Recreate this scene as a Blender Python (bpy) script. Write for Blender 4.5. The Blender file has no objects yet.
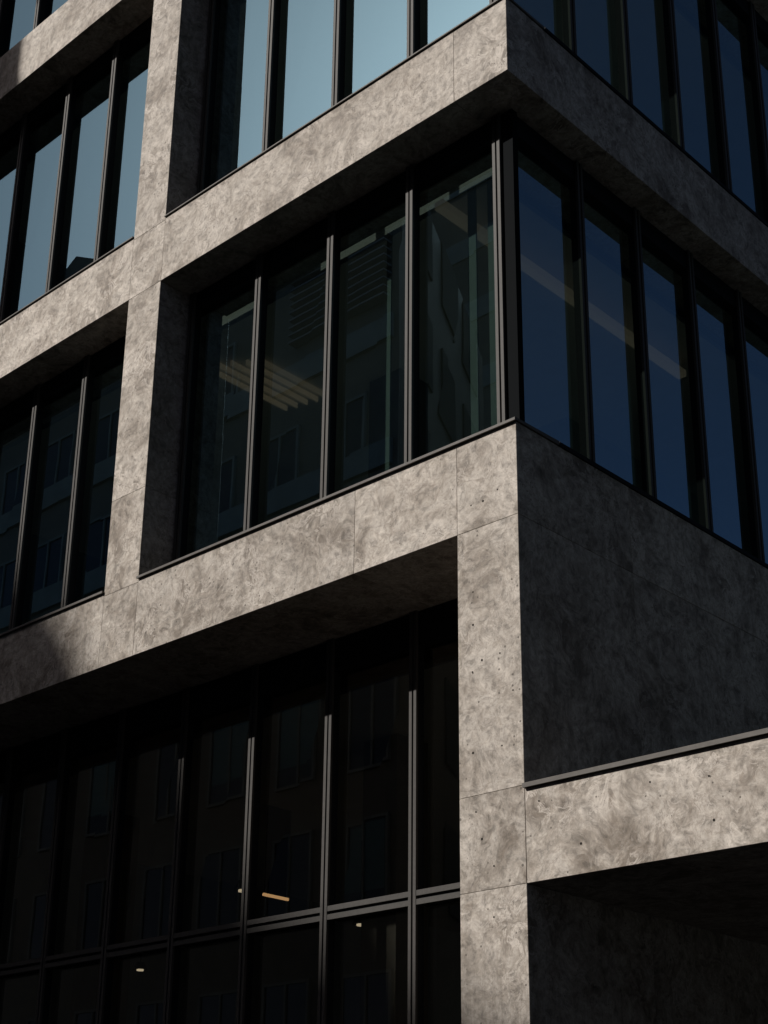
import bpy, bmesh, math, random
from mathutils import Vector, Matrix
random.seed(7)
C = bpy.context.scene.collection
scene = bpy.context.scene

# ------------------------------------------------------------------ levels (metres)
Z0, Z1, Z2, Z3, Z4, Z5, Z6, Z7 = 3.669, 4.316, 6.275, 6.977, 10.158, 10.866, 14.36, 15.07
XL, XR, XP = -4.795, -4.298, -0.556          # left pillar edges, corner pillar left edge
FAR = -9.4                                    # next pillar beyond the left
BACK = 13.0                                   # depth of the building
SUN_AZ, SUN_EL = math.radians(28), math.atan(0.8*math.cos(math.radians(28)))

# ------------------------------------------------------------------ helpers
def link(name, me, parent=None, mat=None):
    o = bpy.data.objects.new(name, me)
    C.objects.link(o)
    if parent is not None: o.parent = parent
    if mat is not None:
        for m in (mat if isinstance(mat, (list, tuple)) else [mat]): me.materials.append(m)
    return o

def empty(name, label, cat, loc=(0, 0, 0), group=None):
    o = bpy.data.objects.new(name, None); C.objects.link(o)
    o.location = loc; o['label'] = label; o['category'] = cat
    if group: o['group'] = group
    return o

def tag(o, label, cat, group=None):
    o['label'] = label; o['category'] = cat
    if group: o['group'] = group
    return o

def bx(bm, x0, x1, y0, y1, z0, z1, mi=0):
    vs = [bm.verts.new(p) for p in ((x0,y0,z0),(x1,y0,z0),(x1,y1,z0),(x0,y1,z0),(x0,y0,z1),(x1,y0,z1),(x1,y1,z1),(x0,y1,z1))]
    for f in ((3,2,1,0),(4,5,6,7),(0,1,5,4),(1,2,6,5),(2,3,7,6),(3,0,4,7)):
        fa = bm.faces.new([vs[i] for i in f]); fa.material_index = mi
    return vs

def prism(bm, pts, y0, y1, shear=0.0):
    """polygon of (x,z) points, extruded along y; shear moves the far end in x"""
    a = [bm.verts.new((x, y0, z)) for x, z in pts]
    b = [bm.verts.new((x+shear, y1, z)) for x, z in pts]
    n = len(pts)
    bm.faces.new(a); bm.faces.new(b[::-1])
    for i in range(n):
        bm.faces.new((a[i], b[i], b[(i+1) % n], a[(i+1) % n]))
    bmesh.ops.recalc_face_normals(bm, faces=bm.faces)

def mesh(name, bm, bevel=0.0, segs=1, recalc=False):
    if bevel:
        bmesh.ops.bevel(bm, geom=list(bm.edges), offset=bevel, segments=segs, affect='EDGES', profile=0.5)
    if recalc: bmesh.ops.recalc_face_normals(bm, faces=bm.faces)
    me = bpy.data.meshes.new(name); bm.to_mesh(me); bm.free()
    return me

def box(name, dims, mat, parent=None, bevel=0.0):
    bm = bmesh.new(); bx(bm, *dims)
    return link(name, mesh(name, bm, bevel), parent, mat)

# ------------------------------------------------------------------ materials
class N:
    def __init__(s, name):
        s.m = bpy.data.materials.new(name); s.m.use_nodes = True
        s.t = s.m.node_tree; s.t.nodes.clear()
        s.out = s.new('ShaderNodeOutputMaterial')
    def new(s, t, **kw):
        n = s.t.nodes.new(t)
        for k, v in kw.items(): setattr(n, k, v)
        return n
    def ln(s, a, b): s.t.links.new(a, b)
    def noise(s, vec, scale, detail=4, rough=.5, dist=0.0):
        n = s.new('ShaderNodeTexNoise'); n.inputs['Scale'].default_value = scale
        n.inputs['Detail'].default_value = detail; n.inputs['Roughness'].default_value = rough
        n.inputs['Distortion'].default_value = dist
        if vec is not None: s.ln(vec, n.inputs['Vector'])
        return n
    def ramp(s, fac, stops):
        r = s.new('ShaderNodeValToRGB'); e = r.color_ramp.elements
        while len(e) < len(stops): e.new(.5)
        for i, (p, c) in enumerate(stops):
            e[i].position = p; e[i].color = (c, c, c, 1) if isinstance(c, (int, float)) else (*c, 1)
        s.ln(fac, r.inputs['Fac']); return r
    def mix(s, mode, fac, a, b):
        n = s.new('ShaderNodeMix', data_type='RGBA', blend_type=mode)
        for v, i in ((fac, 0), (a, 6), (b, 7)):
            if hasattr(v, 'default_value') or hasattr(v, 'links'): s.ln(v, n.inputs[i])
            elif isinstance(v, (tuple, list)): n.inputs[i].default_value = (*v, 1)
            elif i == 0: n.inputs[i].default_value = v
            else: n.inputs[i].default_value = (v, v, v, 1)
        return n.outputs[2]
    def math(s, op, a, b=0.0):
        n = s.new('ShaderNodeMath', operation=op)
        for v, i in ((a, 0), (b, 1)):
            if isinstance(v, (int, float)): n.inputs[i].default_value = v
            else: s.ln(v, n.inputs[i])
        return n.outputs[0]

def principled(name, col, rough=.5, metal=0.0, spec=.5, noise=0.0, nscale=20, emit=None, estr=0.0):
    s = N(name); p = s.new('ShaderNodeBsdfPrincipled')
    p.inputs['Base Color'].default_value = (*col, 1)
    p.inputs['Roughness'].default_value = rough; p.inputs['Metallic'].default_value = metal
    p.inputs['Specular IOR Level'].default_value = spec
    if noise:
        tc = s.new('ShaderNodeTexCoord')
        n = s.noise(tc.outputs['Object'], nscale, 5, .6)
        r = s.ramp(n.outputs['Fac'], [(.3, 1-noise), (.7, 1+noise)])
        s.ln(s.mix('MULTIPLY', 1.0, col, r.outputs['Color']), p.inputs['Base Color'])
    if emit:
        p.inputs['Emission Color'].default_value = (*emit, 1); p.inputs['Emission Strength'].default_value = estr
    s.ln(p.outputs[0], s.out.inputs[0]); return s.m

def concrete_mat(name, light=(.41,.374,.335), mid=(.31,.276,.24), dark=(.165,.138,.113), strength=1.25):
    s = N(name)
    tc = s.new('ShaderNodeTexCoord'); oi = s.new('ShaderNodeObjectInfo')
    off = s.new('ShaderNodeVectorMath', operation='SCALE'); s.ln(oi.outputs['Random'], off.inputs['Scale'])
    off.inputs[0].default_value = (37.0, 11.0, 23.0)
    add = s.new('ShaderNodeVectorMath', operation='ADD'); s.ln(tc.outputs['Object'], add.inputs[0]); s.ln(off.outputs[0], add.inputs[1])
    v = add.outputs[0]
    # a slow warp, so veins swirl the way a float leaves them
    w = s.noise(v, 1.6, 3, .55)
    wm = s.new('ShaderNodeVectorMath', operation='SCALE'); wm.inputs['Scale'].default_value = .36
    s.ln(w.outputs['Color'], wm.inputs[0])
    wv = s.new('ShaderNodeVectorMath', operation='ADD'); s.ln(v, wv.inputs[0]); s.ln(wm.outputs[0], wv.inputs[1]); wv = wv.outputs[0]
    big = s.noise(v, 1.5, 5, .6, .6)
    blot = s.noise(wv, 6.0, 12, .68, .6)
    base = s.ramp(s.math('ADD', s.math('MULTIPLY', big.outputs['Fac'], .42), s.math('MULTIPLY', blot.outputs['Fac'], .58)),
                  [(.40, dark), (.485, mid), (.575, light)])
    # smaller patches left by formwork and float
    med = s.noise(wv, 17, 9, .66, .5)
    mm = s.ramp(med.outputs['Fac'], [(.38, .62), (.47, .95), (.53, 1.02), (.63, 1.26)])
    b2 = s.mix('MULTIPLY', 1.0, base.outputs['Color'], mm.outputs['Color'])
    # brushed light strokes
    st = s.noise(wv, 7.5, 9, .62, 1.1)
    stm = s.ramp(st.outputs['Fac'], [(.49, 0.0), (.525, .9), (.585, .1), (.64, .8), (.72, .1)])
    gate = s.ramp(s.noise(v, 2.6, 3, .55, .4).outputs['Fac'], [(.42, 0.0), (.60, 1.0)])
    s1 = s.new('ShaderNodeMapRange'); s1.inputs['To Min'].default_value = .35; s1.inputs['To Max'].default_value = 1.25
    fr = s.math('FRACT', s.math('MULTIPLY', oi.outputs['Random'], 7.31)); s.ln(fr, s1.inputs['Value'])
    c1 = s.mix('MIX', s.math('MULTIPLY', s1.outputs[0], s.math('MULTIPLY', stm.outputs['Color'], s.math('MULTIPLY', gate.outputs['Color'], .80*strength))), b2, (.57,.52,.47))
    # thin dark ragged veins
    vn = s.noise(wv, 8.0, 8, .6, .7)
    vm = s.ramp(s.math('ABSOLUTE', s.math('SUBTRACT', vn.outputs['Fac'], .5)), [(0.0, 1.0), (.035, 0.0)])
    c2 = s.mix('MIX', s.math('MULTIPLY', vm.outputs['Color'], .30*strength), c1, (.17,.145,.12))
    # fine sandy grain
    gr = s.noise(v, 55, 5, .72)
    gm = s.ramp(gr.outputs['Fac'], [(.3, .80), (.5, 1.0), (.75, 1.13)])
    c3 = s.mix('MULTIPLY', 1.0, c2, gm.outputs['Color'])
    # air bubbles of the pour: small dark pits of uneven size, in clusters
    vo = s.new('ShaderNodeTexVoronoi'); vo.inputs['Scale'].default_value = 17; s.ln(v, vo.inputs['Vector'])
    sep = s.new('ShaderNodeSeparateColor'); s.ln(vo.outputs['Color'], sep.inputs[0])
    rad = s.math('MULTIPLY', s.math('GREATER_THAN', sep.outputs[0], .72), s.math('MULTIPLY', sep.outputs[1], .17))
    pit = s.math('LESS_THAN', vo.outputs['Distance'], rad)
    vo2 = s.new('ShaderNodeTexVoronoi'); vo2.inputs['Scale'].default_value = 42; s.ln(v, vo2.inputs['Vector'])
    sep2 = s.new('ShaderNodeSeparateColor'); s.ln(vo2.outputs['Color'], sep2.inputs[0])
    clus = s.ramp(s.noise(v, 2.6, 2, .5).outputs['Fac'], [(.42, 0.0), (.58, .27)])
    rad2 = s.math('MULTIPLY', s.math('GREATER_THAN', sep2.outputs[0], .6), s.math('MULTIPLY', sep2.outputs[1], clus.outputs['Color']))
    pit2 = s.math('LESS_THAN', vo2.outputs['Distance'], rad2)
    pits = s.math('MAXIMUM', pit, pit2)
    c4 = s.mix('MIX', s.math('MULTIPLY', pits, .78), c3, (.07,.06,.05))
    # each pour its own tone
    tone = s.new('ShaderNodeMapRange'); tone.inputs['To Min'].default_value = .90; tone.inputs['To Max'].default_value = 1.10
    s.ln(oi.outputs['Random'], tone.inputs['Value'])
    tv = s.new('ShaderNodeCombineColor')
    for i in range(3): s.ln(tone.outputs[0], tv.inputs[i])
    c4 = s.mix('MULTIPLY', 1.0, c4, tv.outputs[0])
    # rain streaks: long narrow runs down the face, in places
    mp = s.new('ShaderNodeMapping'); mp.inputs['Scale'].default_value = (16, 16, .8); s.ln(v, mp.inputs['Vector'])
    sn = s.noise(mp.outputs[0], 1.0, 4, .6)
    sg = s.ramp(s.noise(v, .9, 2, .5).outputs['Fac'], [(.45, 0.0), (.62, 1.0)])
    sr = s.ramp(sn.outputs['Fac'], [(.50, 0.0), (.68, 1.0)])
    c5 = s.mix('MIX', s.math('MULTIPLY', s.math('MULTIPLY', sr.outputs['Color'], sg.outputs['Color']), .38), c4, (.15,.13,.11))
    p = s.new('ShaderNodeBsdfPrincipled'); s.ln(c5, p.inputs['Base Color'])
    rr = s.ramp(blot.outputs['Fac'], [(.3, .62), (.7, .82)]); s.ln(rr.outputs['Color'], p.inputs['Roughness'])
    p.inputs['Specular IOR Level'].default_value = .3
    h = s.math('ADD', s.math('MULTIPLY', blot.outputs['Fac'], .35), s.math('MULTIPLY', gr.outputs['Fac'], .10))
    h = s.math('SUBTRACT', h, s.math('MULTIPLY', pits, .6))
    b = s.new('ShaderNodeBump'); b.inputs['Strength'].default_value = .55; b.inputs['Distance'].default_value = .006
    s.ln(h, b.inputs['Height']); s.ln(b.outputs[0], p.inputs['Normal'])
    s.ln(p.outputs[0], s.out.inputs[0]); return s.m

def glass_mat(name, tint=(.44,.74,.90), trans=(.62,.73,.68), f0=.58):
    s = N(name)
    tc = s.new('ShaderNodeTexCoord')
    g = s.new('ShaderNodeBsdfGlossy'); g.inputs['Roughness'].default_value = 0.004; g.inputs['Color'].default_value = (*tint, 1)
    t = s.new('ShaderNodeBsdfTransparent'); t.inputs['Color'].default_value = (*trans, 1)
    lw = s.new('ShaderNodeLayerWeight'); lw.inputs['Blend'].default_value = .25
    f = s.math('ADD', s.math('MULTIPLY', lw.outputs['Fresnel'], 1-f0), f0)
    n = s.noise(tc.outputs['Object'], .9, 2, .5)
    b = s.new('ShaderNodeBump'); b.inputs['Strength'].default_value = .022; b.inputs['Distance'].default_value = .02
    s.ln(n.outputs['Fac'], b.inputs['Height']); s.ln(b.outputs[0], g.inputs['Normal'])
    m = s.new('ShaderNodeMixShader'); s.ln(f, m.inputs[0]); s.ln(t.outputs[0], m.inputs[1]); s.ln(g.outputs[0], m.inputs[2])
    s.ln(m.outputs[0], s.out.inputs[0]); return s.m

M_CONC = concrete_mat('board_concrete')
M_METAL = principled('bronze_aluminium', (.056,.053,.05), .6, .0, .2, .12, 40)
M_POST = principled('black_post', (.007,.008,.009), .8, .0, .02)
M_ROOF = principled('dark_roof_sheet', (.04,.04,.04), .9, 0, .1, .2, 5)
M_FRAME = principled('black_frame', (.012,.013,.015), .6, .0, .06, .15, 30)
M_CAP = principled('zinc_capping', (.10,.094,.087), .6, .0, .2, .15, 12)
M_GLASS = glass_mat('coated_glass')
M_CLEAR = glass_mat('clear_grey_glass', (.80,.74,.62), (.62,.64,.60), .36)
M_SLAB = principled('raw_slab', (.20,.18,.16), .85, 0, .2, .15, 4)
M_CARPET = principled('carpet', (.40,.39,.37), .95, 0, .1, .2, 60)
M_CEIL = principled('ceiling_tile', (.66,.67,.65), .9, 0, .2, .06, 3)
M_PART = principled('partition', (.42,.45,.43), .8, 0, .2, .1, 3)
M_BLIND = principled('blind_fabric', (.22,.28,.265), .9, 0, .2, .1, 8)
M_HOLE = principled('tie_hole_shade', (.02,.018,.016), .95, 0, .1)
M_LAMP = principled('lamp_diffuser', (.8,.75,.65), .5, emit=(1.0,.80,.58), estr=.06)
M_STREAK = principled('mirrored_streak_glow', (.8,.7,.6), .5, emit=(1.0,.78,.55), estr=.075)  # glow for the mirrored lit lines, no real lamp
M_WARM = principled('warm_lamp_tube', (.8,.6,.4), .5, emit=(1.0,.55,.25), estr=.9)
M_SPOT = principled('downlight_lens', (.8,.75,.65), .5, emit=(1.0,.80,.55), estr=.9)
M_ASPHALT = principled('asphalt', (.042,.042,.044), .9, 0, .3, .3, 30)
M_PAVE = principled('paving', (.085,.083,.08), .85, 0, .3, .2, 6)
M_PAINT = principled('road_paint', (.7,.7,.68), .7, 0, .3, .15, 30)
M_OPP = principled('opposite_render', (.26,.26,.22), .85, 0, .2, .15, 2)
M_OPPD = principled('opposite_dark_cladding', (.17,.145,.105), .7, 0, .3, .15, 2)
M_BOUNCE = principled('cool_bounce_wall', (.05,.078,.092), .85, 0, .15, .2, 5)  # cool tone chosen for the light it bounces onto the right face
M_OPPW = principled('opposite_louvre', (.34,.30,.26), .7, 0, .3, .1, 5)

# ------------------------------------------------------------------ ground
def structure(o): o['kind'] = 'structure'; return o
bm = bmesh.new()
vs = [bm.verts.new(p) for p in ((-1500,-1500,0),(1500,-1500,0),(1500,1500,0),(-1500,1500,0))]; bm.faces.new(vs)
structure(link('ground', mesh('ground', bm), None, M_PAVE))
structure(box('road', (-300, 300, -11.2, -3.4, .001, .004), M_ASPHALT))
structure(box('pavement', (-300, 300, -3.4, 0-.02, .0, .13), M_PAVE, bevel=.01))
structure(box('pavement', (-300, 300, -13.9, -11.2, .0, .13), M_PAVE, bevel=.01))
bm = bmesh.new()
for i in range(-20, 20): bx(bm, i*6, i*6+3, -7.36, -7.24, .004, .008)
structure(link('road_markings', mesh('road_markings', bm), None, M_PAINT))

# ------------------------------------------------------------------ the concrete building
B = empty('office_building', 'grey fair-faced concrete office block with deep frames and tall dark corner windows', 'building')
G = .0009      # half a joint
def panel(name, x0, x1, y0, y1, z0, z1, parent=B, g=(1,1,1,1)):
    """one pour of concrete, its edges pulled back by half a joint where g says so (left, right, bottom, top)"""
    bm = bmesh.new(); bx(bm, x0+G*g[0], x1-G*g[1], y0, y1, z0+G*g[2], z1-G*g[3])
    return link(name, mesh(name, bm, .0022, 1), parent, M_CONC)
CT = .026   # concrete runs up to the underside of the capping

# pillars of the front
D = .80
PF = FAR - .5
for (xa, xb) in ((XL, XR), (PF, FAR)):
    panel('pillar', xa, xb, 0, D, Z3, 7.935)
    panel('pillar', xa, xb, 0, D, 7.935, Z4)
    panel('pillar', xa, xb, 0, D, Z5, Z6)
    panel('beam_node', xa, xb, 0, D+.6, Z2, Z3)
    panel('beam_node', xa, xb, 0, D, Z4, Z5)
panel('pillar', PF, FAR, 0, D+.6, 0, Z2)
for z0, z1 in ((0, Z0), (Z0, Z1), (Z1, Z2)):
    panel('pillar', XP, 0, 0, 1.4 if z0 == Z1 else 1.4, z0, z1)
# beams of the front
for k, (xa, xb) in enumerate(((PF-5, PF), (FAR, -7.1), (-7.1, XL), (XR, -1.597), (-1.597, XP), (XP, 0))):
    r = 0 if k == 5 else 1
    panel('beam', xa, xb, 0, 1.4, Z2, Z3+CT, g=(1, r, 1, 0))
for k, (xa, xb) in enumerate(((PF-5, PF), (FAR, -7.1), (-7.1, XL), (XR, XP), (XP, 0))):
    r = 0 if k == 4 else 1
    panel('beam', xa, xb, 0, .85, Z4, Z5+CT, g=(1, r, 1, 0))
for xa, xb in ((PF-5, PF), (PF, XL), (XL, XR), (XR, XP), (XP, 0)):
    panel('beam', xa, xb, 0, .85, Z6, Z7)
Z8, Z9 = 18.0, 18.7
for (xa, xb) in ((XL, XR), (PF, FAR), (XP, 0)):
    panel('pillar', xa, xb, 0, D, Z7, Z8)
panel('beam', PF-5, 0, 0, .85, Z8, Z9)
panel('beam', -.85, 0, .85, BACK, Z8, Z9)
# side beams and side wall (face x = 0, running back)
for ya, yb, q in ((.85, 3.0, 1), (3.0, 6.4, 1), (6.4, BACK, 0)):
    panel('beam', -.85, 0, ya, yb, Z4, Z5+CT, g=(0,0,1,0))
    panel('beam', -.85, 0, ya, yb, Z6, Z7, g=(0,0,1,0))
for ya, yb in ((1.4, 4.1), (4.1, 8.0), (8.0, BACK)):
    bm = bmesh.new(); bx(bm, -.85, 0, ya+G, yb-G, Z2+G, Z3+CT)
    link('beam', mesh('beam', bm, .0035), B, M_CONC)
    bm = bmesh.new(); bx(bm, -.50, 0, ya+G, yb-G, Z1+.0, Z2-G)
    link('side_wall', mesh('side_wall', bm, .0035), B, M_CONC)
    bm = bmesh.new(); bx(bm, -.50, 0, ya+G, yb-G, 0, Z1-.004)
    link('side_wall', mesh('side_wall', bm, .0035), B, M_CONC)

# metal cappings on the ledges (each a strip with a drip edge)
def cap_front(x0, x1, z, y1=.50, t=.022, p=.028):
    bm = bmesh.new()
    prof = [(-p, CT), (-p, CT+t), (-p+.004, CT+t+.004), (y1, CT+t+.016), (y1, CT+.004), (-p+.012, CT+.004), (-p+.012, CT)]
    a = [bm.verts.new((x0, y, z+h)) for y, h in prof]; b = [bm.verts.new((x1, y, z+h)) for y, h in prof]
    bm.faces.new(a); bm.faces.new(b[::-1])
    for i in range(len(prof)): bm.faces.new((a[i], b[i], b[(i+1) % 7], a[(i+1) % 7]))
    return link('metal_capping', mesh('cap', bm, recalc=True), B, M_CAP)
def cap_side(y0, y1, z, x1=-.40):
    bm = bmesh.new()
    prof = [(.012, CT), (.012, CT+.034), (.008, CT+.038), (x1, CT+.052), (x1, CT+.004), (.004, CT+.004), (.004, CT)]
    a = [bm.verts.new((x, y0, z+h)) for x, h in prof]; b = [bm.verts.new((x, y1, z+h)) for x, h in prof]
    bm.faces.new(a); bm.faces.new(b[::-1])
    for i in range(len(prof)): bm.faces.new((a[i], b[i], b[(i+1) % 7], a[(i+1) % 7]))
    return link('metal_capping', mesh('cap', bm, recalc=True), B, M_FRAME)
for z in (Z3, Z5):
    tp = (.020, .026) if z == Z3 else (.012, .018)
    cap_front(FAR+.002, XL-.002, z, .5, *tp); cap_front(XR+.002, .012, z, .5, *tp)
    cap_side(.51, BACK, z)

# ---------------------------------------------------------------- windows
def mullion_front(x, y, z0, z1, parent, depth=.10, w=.076):
    """two bright fins with a dark shadow gap, and the deep body behind them"""
    bm = bmesh.new()
    bx(bm, x+.004, x+w-.004, y+.022, y+depth, z0, z1, 1)
    bx(bm, x, x+.029, y, y+.024, z0+.001, z1-.001, 0)
    bx(bm, x+w-.029, x+w, y, y+.024, z0+.001, z1-.001, 0)
    return link('mullion', mesh('mullion', bm), parent, [M_METAL, M_FRAME])
def mullion_side(y, x, z0, z1, parent, depth=.09, w=.08):
    bm = bmesh.new()
    bx(bm, x-depth, x-.022, y+.004, y+w-.004, z0, z1, 1)
    bx(bm, x-.024, x, y, y+.029, z0+.001, z1-.001, 0)
    bx(bm, x-.024, x, y+w-.029, y+w, z0+.001, z1-.001, 0)
    return link('mullion', mesh('mullion', bm), parent, [M_METAL, M_FRAME])
def pane(x0, x1, y0, y1, z0, z1, parent, mat=None):
    # one sheet of glass, very slightly out of true like every real pane
    e = [random.uniform(-.0015, .0015) for _ in range(4)]
    bm = bmesh.new()
    if abs(x1-x0) > abs(y1-y0): pts = [(x0,y0+e[0],z0),(x1,y0+e[1],z0),(x1,y0+e[2],z1),(x0,y0+e[3],z1)]
    else: pts = [(x1+e[0],y0,z0),(x1+e[1],y1,z0),(x1+e[2],y1,z1),(x1+e[3],y0,z1)]
    bm.faces.new([bm.verts.new(p) for p in pts])
    o = link('glass_pane', mesh('glass_pane', bm), parent, mat or M_GLASS)
    return o

def front_window(x0, x1, z0, z1, yf, xs, head=.20, depth=.10, transom=None):
    """frame (head, sill, jambs) > mullions, panes"""
    yg = yf + depth
    bm = bmesh.new()
    bx(bm, x0, x1, yf+.03, yg+.05, z1-head, z1-.002)
    w = link('window', mesh('window', bm, .003), B, M_FRAME)
    box('window_sill', (x0, x1, yf+.06, yg+.05, z0+.082, z0+.13), M_FRAME, w, .003)
    for x in xs: mullion_front(x, yf, z0+.055, z1-.004, w, depth)
    edges = sorted([x0] + list(xs) + [x1])
    for a, b in zip(edges[:-1], edges[1:]):
        a2 = a if a == x0 else a+.072
        if b-a2 < .05: continue
        if transom:
            pane(a2, b+.004, yg, yg+.012, z0+.12, transom[0], w, M_CLEAR)
            pane(a2, b+.004, yg, yg+.012, transom[1], z1-head+.01, w, M_CLEAR)
        else:
            pane(a2, b+.004, yg, yg+.012, z0+.12, z1-head+.01, w)
    if transom:
        for a, b in zip(edges[:-1], edges[1:]):
            a2 = a if a == x0 else a+.076
            if b-a2 < .05: continue
            bm = bmesh.new(); h = transom[1]-transom[0]
            bx(bm, a2, b, yf+.026, yg+.04, transom[0]+.004, transom[1]-.004, 1)
            bx(bm, a2+.001, b-.001, yf+.004, yf+.028, transom[0], transom[0]+.042, 0)
            bx(bm, a2+.001, b-.001, yf+.004, yf+.028, transom[1]-.042, transom[1], 0)
            link('transom', mesh('transom', bm), w, [M_METAL, M_FRAME])
    return w

def side_window(y0, y1, z0, z1, xf, ys, head=.20, depth=.09):
    xg = xf - depth
    bm = bmesh.new()
    bx(bm, xg-.05, xf-.03, y0, y1, z1-head, z1-.002)
    w = link('window', mesh('window', bm, .003), B, M_FRAME)
    box('window_sill', (xg-.05, xf-.05, y0, y1, z0+.082, z0+.13), M_FRAME, w, .003)
    for y in ys: mullion_side(y, xf, z0+.055, z1-.004, w, depth)
    edges = [y0] + list(ys) + [y1]
    for a, b in zip(edges[:-1], edges[1:]):
        a2 = a if a == y0 else a+.076
        if b-a2 < .05: continue
        pane(xg-.012, xg, a2, b+.004, z0+.12, z1-head+.01, w)
    return w

YF, YL, XF = .345, .86, -.25
P = .9525
mid = [-.445-P*k for k in range(4)]                # right bay, lit ones
for za, zb in ((Z3, Z4), (Z5, Z6)):
    front_window(XR, -.35, za, zb, YF, [XR+.03] + mid[::-1])
    front_window(FAR, XL, za, zb, YF, [-8.76, -7.81, -6.88, -5.985, -5.03])
    w = side_window(.45, BACK, za, zb, XF, [1.255+.87*k for k in range(13)])
    # corner post, black
    bm = bmesh.new(); bx(bm, -.367, XF-.004, .375, .44, za+.05, zb-.004)
    link('corner_post', mesh('corner_post', bm), w, M_POST)
front_window(FAR, XL, Z7, Z8, YF, [-8.76, -7.81, -6.88, -5.985, -5.03])
front_window(XR, XP, Z7, Z8, YF, [XR+.03] + mid[::-1][:-1])
side_window(.45, BACK, Z7, Z8, XF, [1.255+.87*k for k in range(13)])
low = [-1.80-.9465*k for k in range(8)]
front_window(FAR, XP, .3, Z2, YL, sorted(low) + [-.86], head=.30, transom=(3.885, 3.995))

# ---------------------------------------------------------------- inside
for z, n in ((Z3-.10, 'floor_slab'), (Z5-.10, 'floor_slab')):
    box(n, (PF, -.9, 1.42, BACK-.3, z-.35, z), M_CARPET, B)
for z, y in ((Z2-.25, 1.45), (Z4-.12, .87), (Z6-.12, .87)):
    box('ceiling', (PF, -.87, y, BACK-.3, z, z+.06), M_CEIL, B)
box('floor_slab', (PF, -.9, .86, BACK-.3, Z7-.45, Z7-.1), M_CARPET, B)
box('roof_slab', (PF-5, -.86, .86, BACK, Z9-.4, Z9-.05), M_ROOF, B)
box('back_wall', (PF-5, 0, BACK, BACK+.3, 0, Z9), M_PART, B)
box('party_wall', (PF-5.3, PF-5, 0, BACK, 0, Z9), M_PART, B)
box('ground_slab', (PF-5, XP, 1.42, BACK, .0, .14), M_CARPET, B)
for z0, z1 in ((Z3-.1, Z4-.12), (Z5-.1, Z6-.12)):
    box('core_wall', (PF, -3.0, 4.6, 4.8, z0, z1-.001), M_PART, B)
    box('core_wall', (-3.0, -2.85, 4.6, BACK-.31, z0, z1-.001), M_PART, B)
for x in (-3.75, -8.2):
    for z0, z1 in ((.14, Z2-.25), (Z3-.1, Z4-.12), (Z5-.1, Z6-.12)):
        box('inner_column', (x-.22, x+.22, 2.6, 3.04, z0, z1-.001), M_SLAB, B)

# linear lamp under the ceiling seen through the corner
L = box('linear_lamp', (-1.35, -1.25, .66, 4.5, 9.86, 9.94), M_LAMP, None, .006)
tag(L, 'long thin warm ceiling lamp running back behind the corner windows', 'lamp')
for k in range(5):
    o = box('glow_streak', (-5.0+.13*k, -4.978+.13*k, 1.1+.1*k, 2.35+.03*k, 9.97, 10.03), M_STREAK, None)  # glowing strips standing in for lit lines mirrored in the glass, not lamps
    tag(o, 'dim warm glowing strip added for the lit lines mirrored in the middle left window', 'lamp', 'glowing strips for the mirrored lines of the middle window')

# pendant lamps far back on the lower floor
def pendant(x, y, z, label):
    t = empty('pendant_lamp', label, 'lamp', (x, y, z))
    for nm, r1, r2, d, zz, mt in (('cord', .006, .006, Z2-.25-z-.10, (Z2-.25-z+.10)/2, M_FRAME), ('lamp_shade', .10, .05, .10, .06, M_FRAME), ('lens', .05, .05, .02, 0, M_SPOT)):
        bm = bmesh.new(); bmesh.ops.create_cone(bm, cap_ends=True, segments=20, radius1=r1, radius2=r2, depth=d)
        bmesh.ops.translate(bm, verts=bm.verts, vec=(0, 0, zz)); link(nm, mesh(nm, bm), t, mt)
pendant(-6.40, 3.27, 5.0, 'tiny lit pendant spot just left of the short warm lamp in the lower glazing')
pendant(-6.79, 5.51, 5.0, 'tiny lit pendant spot seen below the transom, near the right end of the lower glazing')
pendant(-11.58, 5.99, 5.0, 'tiny lit pendant spot low at the far left of the lower glazing')
tag(box('short_lamp', (-6.43, -6.40, 3.58, 3.96, 5.0, 5.03), M_WARM, None, .004), 'short warm orange strip lamp seen through the lower glazing', 'lamp')
tag(box('lamp_cord_rail', (-6.425, -6.415, 3.6, 3.96, 5.032, Z2-.252), M_FRAME, None), 'thin dark plate hanging from the ceiling above the short warm strip lamp', 'bracket')
# fabric blinds hanging behind the right pane of the middle window
for x0, x1, lab in ((-1.09, -1.00, 'wider pale green blind strip hanging behind the right middle pane'), (-.87, -.79, 'pale green blind strip hanging nearest the corner post'), (-2.04, -1.985, 'narrow pale blind strip hanging behind the third middle pane')):
    tag(box('hanging_blind', (x0, x1, .80, .815, Z3+.0, Z4-.13), M_BLIND, None), lab, 'blind')
# tie holes as flush dark discs, the shade of the recess in their colour
holes = [(-.342,5.265),(-.183,5.277),(-.428,5.198),(-.431,4.617),(-.18,4.619),(-.411,4.204),(-.363,4.013),(-.265,3.819),
 (-.178,6.518),(-.312,6.471),(-.424,6.472),(-.415,5.793),(-.418,5.545),(-.077,4.986),(.115,4.187),(.433,3.859),(.961,4.157),
 (1.371,4.118),(1.384,3.85),(-.272,3.487),(-4.735,6.855),(-3.219,10.339),(-3.95,6.66)]
for k, (x, z) in enumerate(holes):
    bm = bmesh.new(); r = .0062 if k % 3 else .0085
    bmesh.ops.create_cone(bm, cap_ends=True, segments=14, radius1=r, radius2=r, depth=.004)
    bmesh.ops.rotate(bm, verts=bm.verts, cent=(0,0,0), matrix=Matrix.Rotation(math.pi/2, 3, 'X'))
    bmesh.ops.translate(bm, verts=bm.verts, vec=(x, .0005, z))
    link('tie_hole_disc', mesh('tie_hole_disc', bm), B, M_HOLE)

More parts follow.
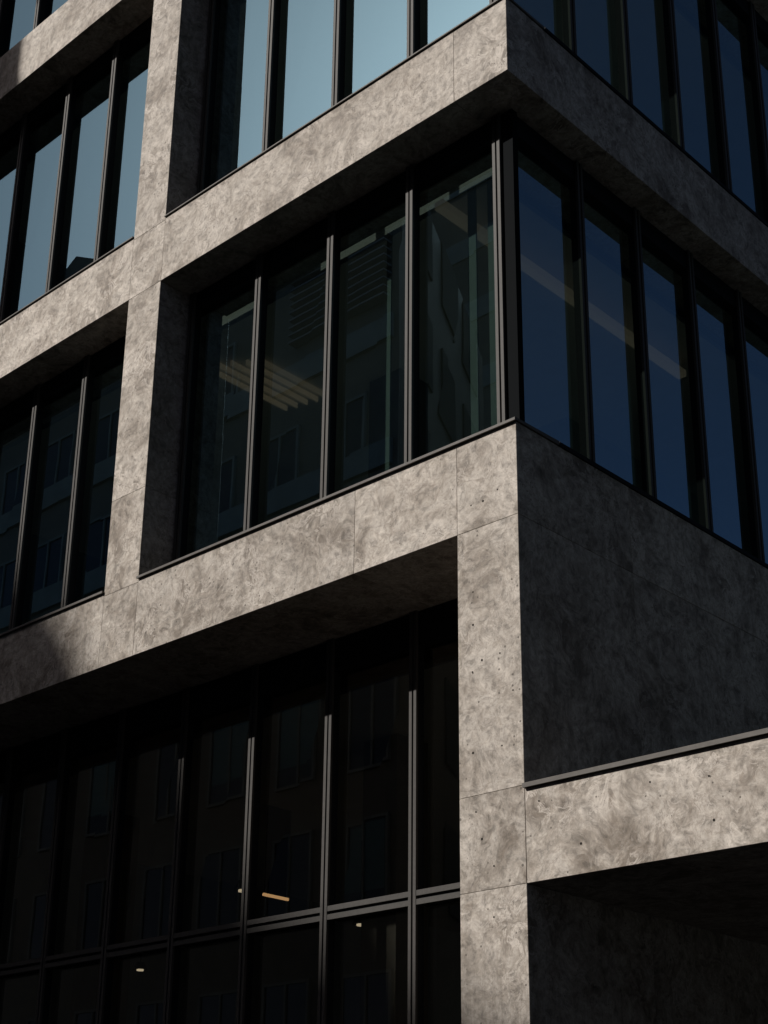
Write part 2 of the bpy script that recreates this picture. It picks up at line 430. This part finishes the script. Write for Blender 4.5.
# ------------------------------------------------------------------ low podium on the right
Pd = empty('concrete_podium', 'low concrete canopy block with a metal edge, joined to the right of the corner pillar', 'building')
panel('fascia', 0.002, 2.6, 0, .5, Z0, Z1-.026, Pd, (1,1,0,0)); panel('fascia', 2.6, 5.6, 0, .5, Z0, Z1-.026, Pd, (1,1,0,0))
panel('canopy_slab', 0.002, 5.6, .502, BACK-4, Z0+.002, Z1-.16, Pd, (0,0,0,0))
box('dark_roof_sheet', (.004, 5.6, .504, BACK-4, Z1-.158, Z1-.10), M_ROOF, Pd)  # unseen dark sheet, added to cut sun bounce onto the side wall
panel('pillar', 5.0, 5.6, 0, .6, 0, Z0-.002, Pd, (0,0,0,0))
box('back_wall', (.004, 5.6, 6.0, 6.3, 0, Z0-.002), M_SLAB, Pd)
B_old = B; B = Pd
cap_front(.003, 5.62, Z1-.026-CT, .55, .028)
B = B_old

# ------------------------------------------------------------------ across the street
D2 = -14.0
ta, te = math.tan(SUN_AZ), .8
def opp(x, z): return (x + D2*ta, z - D2*te)      # the point across the street whose shadow falls at (x, z) on the facade
O = empty('tower_block', 'grey office tower with louvred bands across the street, mirrored in the middle windows', 'building', (0,0,0))
tower_r = -7.4 + D2*ta
bm = bmesh.new(); prism(bm, [(-60,0),(tower_r,0),(tower_r,26.4),(-24.2,26.4),(-24.2,27.2),(-28.6,29.7),(-33,27.6),(-60,27.6)], D2, D2-9, -9*ta)
link('tower_body', mesh('tower_body', bm), O, M_OPPD)
for k in range(8):
    z = 2.2+3.3*k
    if k < 4: continue
    box('white_band', (-59, tower_r-.15, D2, D2+.12, z+2.3, z+2.95), M_OPP, O)
    if k != 6: continue
    bm = bmesh.new()
    for j in range(9): bx(bm, -18.5, tower_r-.3, D2+.02, D2+.30, z+.15+.22*j, z+.19+.22*j)
    link('louvre', mesh('louvre', bm), O, M_OPPW)
M_SHUT = principled('grey_shutter', (.07,.075,.07), .9, 0, .05, .1, 3)
M_OPPG = principled('opposite_glass', (.02,.025,.025), .12, 0, .5)
for k in range(8):
    for x in [-15.9-2.35*j for j in range(11)]:
        if k == 6 and x > -19: continue
        z = 1.3+3.3*k
        wn = box('window', (x-1.35, x, D2+.002, D2+.05, z, z+2.0), M_OPPG, O)
        bm = bmesh.new()
        for a0, a1, b0, b1 in ((x-1.42, x-1.35, z-.07, z+2.07), (x, x+.07, z-.07, z+2.07), (x-1.35, x, z-.07, z), (x-1.35, x, z+2.0, z+2.07), (x-.70, x-.64, z, z+2.0)):
            bx(bm, a0, a1, D2+.002, D2+.09, b0, b1)
        link('window_frame', mesh('window_frame', bm), wn, M_OPP)
for k in range(2, 8):
    z = 1.3+3.3*k
    for j in range(3):
        ya = D2-.9-2.7*j; xa = tower_r+(ya-D2)*ta
        bm = bmesh.new(); prism(bm, [(xa+.003, z), (xa+.06, z), (xa+.06, z+2.0), (xa+.003, z+2.0)], ya, ya-1.7, -1.7*ta)
        link('window', mesh('window', bm), O, M_SHUT)
M_TEAL = principled('teal_panel', (.12,.20,.19), .6, 0, .3, .1, 3)
for x, k in ((-18.25, 3), (-20.6, 3), (-15.9, 2), (-25.3, 3)):
    box('teal_window', (x-1.3, x-.05, D2+.052, D2+.056, 1.75+3.3*k, 3.25+3.3*k), M_TEAL, O)  # teal panels standing for teal windows mirrored in the lower glazing
D3 = -60.0
def opp3(x, z): return (x + D3*ta, z - D3*te)
Lw = empty('shadow_block', 'unseen tall dark slab block, its stepped roof line shaped to cast the facade shadow', 'building')
prof = [(-8.3,9.4),(-7.4,8.6),(-6.2,7.7),(-5.45,7.1),(-4.95,6.4),(-4.6,5.5),(-4.08,4.95),(-3.1,4.4),(-2.2,3.95),(0,2.7),(3,2.2),(70,2.0)]  # outline shaped as the facade shadow, drawn out rightward to shade the street
pts = [opp3(*p) for p in prof]
bm = bmesh.new(); prism(bm, [(pts[0][0]+.03, 0), (pts[0][0]+.03, pts[0][1])] + pts[1:] + [(pts[-1][0], 0)], D3, D3-7, -7*ta)
link('block_body', mesh('block_body', bm), Lw, M_OPPD)
for k in range(13):
    box('window_band', (pts[0][0]+2.2, pts[-1][0]-1.5, D3, D3+.03, 2.0+3.6*k, 4.0+3.6*k), M_OPP, Lw)
F_ = empty('filler_tower', 'unseen tall dark tower added to fill the gap of sky mirrored in the corner windows', 'building')
bm = bmesh.new(); prism(bm, [(-95,0),(-29.6,0),(-29.6,52.5),(-95,52.5)], -40, -52, -12*ta)  # added so the corner panes mirror a dark wall instead of sky
link('tower_body', mesh('tower_body', bm), F_, M_OPPD)
for k in range(13):
    box('window_band', (-94, -30.2, -40, -39.9, 3+3.9*k, 4.1+3.9*k), M_OPP, F_)
R_ = empty('sky_blocker_house', 'unseen plain house added across the side street to block low sky and bounce cool light', 'building')
bm = bmesh.new(); bx(bm, 12, 30, -6, 40, 0, 12.6); link('house_wall', mesh('house_wall', bm), R_, M_BOUNCE)  # added to hold low sky off the right face and bounce sunlight back
bm = bmesh.new(); bx(bm, 11.8, 30.2, -6.2, 40.2, 12.603, 12.9); link('roof', mesh('roof', bm), R_, M_BOUNCE)

# ------------------------------------------------------------------ light
w = bpy.data.worlds.new('World'); scene.world = w; w.use_nodes = True
nt = w.node_tree; nt.nodes.clear()
wo = nt.nodes.new('ShaderNodeOutputWorld'); bg = nt.nodes.new('ShaderNodeBackground'); sk = nt.nodes.new('ShaderNodeTexSky')
sk.sky_type = 'NISHITA'; sk.sun_disc = False
sk.sun_elevation = SUN_EL
# to-sun direction: (-sin a, -cos a) in plan; Nishita's rotation 0 is +Y, growing clockwise seen from above
sk.sun_rotation = math.atan2(-math.sin(SUN_AZ), -math.cos(SUN_AZ))
sk.altitude = 0; sk.air_density = .16; sk.dust_density = 1.8; sk.ozone_density = .6
bg.inputs['Strength'].default_value = .08
nt.links.new(sk.outputs[0], bg.inputs[0]); nt.links.new(bg.outputs[0], wo.inputs[0])
sl = bpy.data.lights.new('sun', 'SUN'); sl.energy = 5.0; sl.angle = math.radians(.5); sl.color = (1.0, .945, .88)
so = bpy.data.objects.new('sun', sl); C.objects.link(so)
to_sun = Vector((-math.sin(SUN_AZ)*math.cos(SUN_EL), -math.cos(SUN_AZ)*math.cos(SUN_EL), math.sin(SUN_EL)))
so.rotation_euler = to_sun.to_track_quat('Z', 'Y').to_euler(); so.location = to_sun*60

# ------------------------------------------------------------------ camera
R = ((0.7284791902281881, 0.6849677990572554, 0.011712542812852717), (-0.2422980299241053, 0.2736061118767654, -0.9308229478469986), (-0.6407883691979599, 0.6752472212444406, 0.3652827070944925))
cd = bpy.data.cameras.new('camera'); co = bpy.data.objects.new('camera', cd); C.objects.link(co)
r, d, f = R
m = Matrix(((r[0], -d[0], -f[0], 5.94399), (r[1], -d[1], -f[1], -7.66143), (r[2], -d[2], -f[2], 1.6), (0,0,0,1)))
co.matrix_world = m
cd.sensor_fit = 'VERTICAL'; cd.sensor_height = 36; cd.lens = 1532.036/1024*36
cd.shift_x = 5.4597/1024; cd.shift_y = 117.86/1024
cd.clip_start = .1; cd.clip_end = 4000
scene.camera = co

vs_ = scene.view_settings
vs_.view_transform = 'Standard'; vs_.look = 'None'; vs_.gamma = 1; vs_.exposure = -.05; vs_.use_curve_mapping = False
scene.cycles.caustics_reflective = False; scene.cycles.caustics_refractive = False
scene.cycles.max_bounces = 10; scene.cycles.transparent_max_bounces = 16
